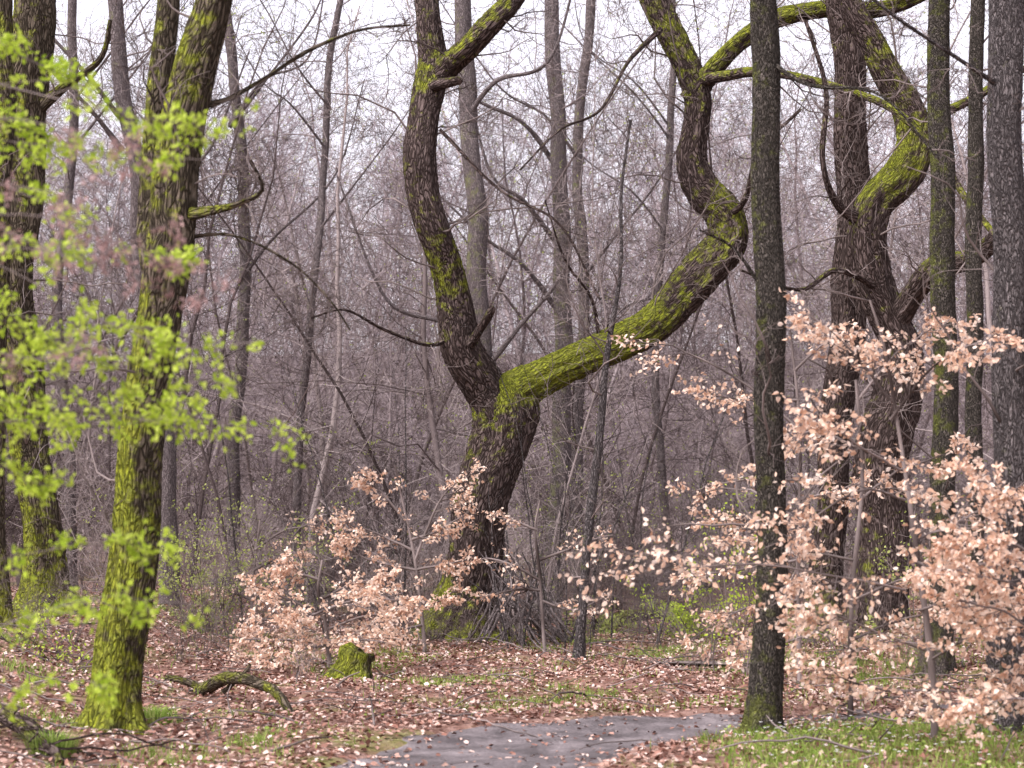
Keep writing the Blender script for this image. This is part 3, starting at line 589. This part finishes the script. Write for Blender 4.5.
pos=np.stack([x,y,gz+np.where(pd<0,.004,.005)+rng.uniform(0,.035,n)*np.where(pd<0,.25,1)],-1)
dd=np.stack([rng.normal(size=n),rng.normal(size=n),rng.normal(size=n)*.25],-1)
up=np.array([0,0,1.])+rng.normal(size=(n,3))*.35
V,Fq,rn=leaves(pos,dd,rng.uniform(.03,.062,n),up); mk('fallen_leaves',V,Fq,M_litter,{'rnd':rn},smooth=False)
n=230000
y=np.sqrt(rng.uniform(11.5**2,30**2,n)); x=rng.uniform(-.33,.33,n)*y; pd=pathd(x,y)
dens=gmask(x,y)+.55*ss(0.9,1.7,x)*ss(17.5,15,y)-.1*ss(-.5,-1.5,x)+.25*np.sin(x*9)*np.sin(y*7+x*3)
k=(pd>.08)&(rng.random(n)<ss(.6,1.1,dens)*.85+.015); k|=(x>2.1)&(rng.random(n)<.06)
x=x[k];y=y[k];n=len(x)
z=Hh(x,y); h=rng.uniform(.03,.1,n); a=rng.uniform(0,6.28,n); w=rng.uniform(.003,.006,n)
ln=rng.normal(size=(n,2))*.4*h[:,None]
b=np.stack([x,y,z],-1); sd=np.stack([np.cos(a)*w,np.sin(a)*w,0*a],-1)
mid=b+np.stack([ln[:,0]*.4,ln[:,1]*.4,h*.6],-1); tip=b+np.stack([ln[:,0],ln[:,1],h],-1)
V=np.stack([b-sd,b+sd,mid+sd*.7,mid-sd*.7,tip+sd*.1,tip-sd*.1],1).reshape(-1,3); q=(np.arange(n)*6)[:,None]
mk('grass',V,np.concatenate([q+np.array([[0,1,2,3]]),q+np.array([[3,2,4,5]])]),M_grass,{'rnd':np.repeat(rng.random(n),6)},smooth=False)
def tuft(px,py,d,n=500,H=.3):
    c=P(px,py,d); r=.16*np.sqrt(rng.random(n)); a=rng.uniform(0,6.28,n); x=c[0]+r*np.cos(a); y=c[1]+r*np.sin(a); z=Hh(x,y)
    h=rng.uniform(.5,1,n)*H; o=np.stack([np.cos(a),np.sin(a)],-1)*rng.uniform(.2,1,(n,1))*H*.6
    b=np.stack([x,y,z],-1); sd=np.stack([-np.sin(a)*.004,np.cos(a)*.004,0*a],-1)
    mid=b+np.stack([o[:,0]*.35,o[:,1]*.35,h*.65],-1); tip=b+np.stack([o[:,0],o[:,1],h*.8],-1)
    V=np.stack([b-sd,b+sd,mid+sd*.8,mid-sd*.8,tip+sd*.1,tip-sd*.1],1).reshape(-1,3); q=(np.arange(n)*6)[:,None]
    mk('grass_tuft',V,np.concatenate([q+np.array([[0,1,2,3]]),q+np.array([[3,2,4,5]])]),M_grass,{'rnd':np.repeat(rng.random(n),6)},smooth=False)
tuft(52,735,13.8,450,.24); tuft(155,712,15.8,250,.18)
n=16000
y=np.sqrt(rng.uniform(11.5**2,27**2,n)); x=rng.uniform(-.32,.32,n)*y; pd=pathd(x,y)
dens=gmask(x+3,y*1.1)+.6*ss(1.0,1.8,x)*ss(17.5,15,y)
k=(pd>.05)&(rng.random(n)<ss(.72,1.,dens)); x=x[k];y=y[k];n=len(x)
pos=np.stack([x,y,Hh(x,y)+rng.uniform(.03,.1,n)],-1); dd=rng.normal(size=(n,3)); dd[:,2]*=.3
V,Fq,rn=leaves(pos,dd,rng.uniform(.025,.045,n),np.array([0,0,1.])+rng.normal(size=(n,3))*.3,.35); mk('ground_herbs',V,Fq,M_grass,{'rnd':rn},smooth=False)
n=150; x=rng.uniform(1.5,3.8,n); y=rng.uniform(12.6,15.8,n); k=pathd(x,y)>.2; x=x[k];y=y[k];n=len(x)
c=np.repeat(np.stack([x,y,Hh(x,y)+rng.uniform(.09,.13,n)],-1),6,0); a=np.tile(np.arange(6)*1.047,n)
V,Fq,rn=leaves(c,np.stack([np.cos(a),np.sin(a),0*a+.25],-1),np.full(len(c),.016),np.array([0,0,1.])*np.ones((len(c),3)),.32)
mk('wood_anemones',V,Fq,M_white,{'rnd':rn},smooth=False)
# ---------------------------------------------------------------- world, sun, camera
w=bpy.data.worlds.new('World'); bpy.context.scene.world=w; w.use_nodes=True; nt=w.node_tree; nt.nodes.clear()
sky=nt.nodes.new('ShaderNodeTexSky'); sky.sky_type='NISHITA'; sky.sun_disc=False; sky.sun_elevation=math.radians(50); sky.sun_rotation=math.radians(-130); sky.dust_density=3.
hs=nt.nodes.new('ShaderNodeHueSaturation'); hs.inputs['Saturation'].default_value=.2; hs.inputs['Value'].default_value=2.5
mx=nt.nodes.new('ShaderNodeMix'); mx.data_type='RGBA'; mx.blend_type='MULTIPLY'; mx.inputs[0].default_value=1; mx.inputs[7].default_value=(1.03,.965,1.02,1)
bg=nt.nodes.new('ShaderNodeBackground'); bg.inputs[1].default_value=.15; o=nt.nodes.new('ShaderNodeOutputWorld')
nt.links.new(sky.outputs[0],hs.inputs['Color']); nt.links.new(hs.outputs[0],mx.inputs[6]); nt.links.new(mx.outputs[2],bg.inputs[0]); nt.links.new(bg.outputs[0],o.inputs[0])
sl=bpy.data.lights.new('sun','SUN'); sl.energy=3.3; sl.angle=math.radians(22); sl.color=(1,.97,.92)
so=bpy.data.objects.new('sun',sl); bpy.context.scene.collection.objects.link(so)
so.rotation_euler=Vector((.75,.6,-1.15)).to_track_quat('-Z','Y').to_euler()
cam=bpy.data.cameras.new('camera'); co=bpy.data.objects.new('camera',cam); bpy.context.scene.collection.objects.link(co)
co.location=(0,0,CAMZ); co.rotation_euler=(math.pi/2+PITCH,0,0); cam.sensor_width=36; cam.lens=36*F/1024; cam.clip_end=2000; cam.clip_start=.1
cam.dof.use_dof=True; cam.dof.focus_distance=25; cam.dof.aperture_fstop=2.8
bpy.context.scene.camera=co
bpy.context.scene.view_settings.view_transform='Standard'
print('done', sum(len(m.polygons) for m in bpy.data.meshes))
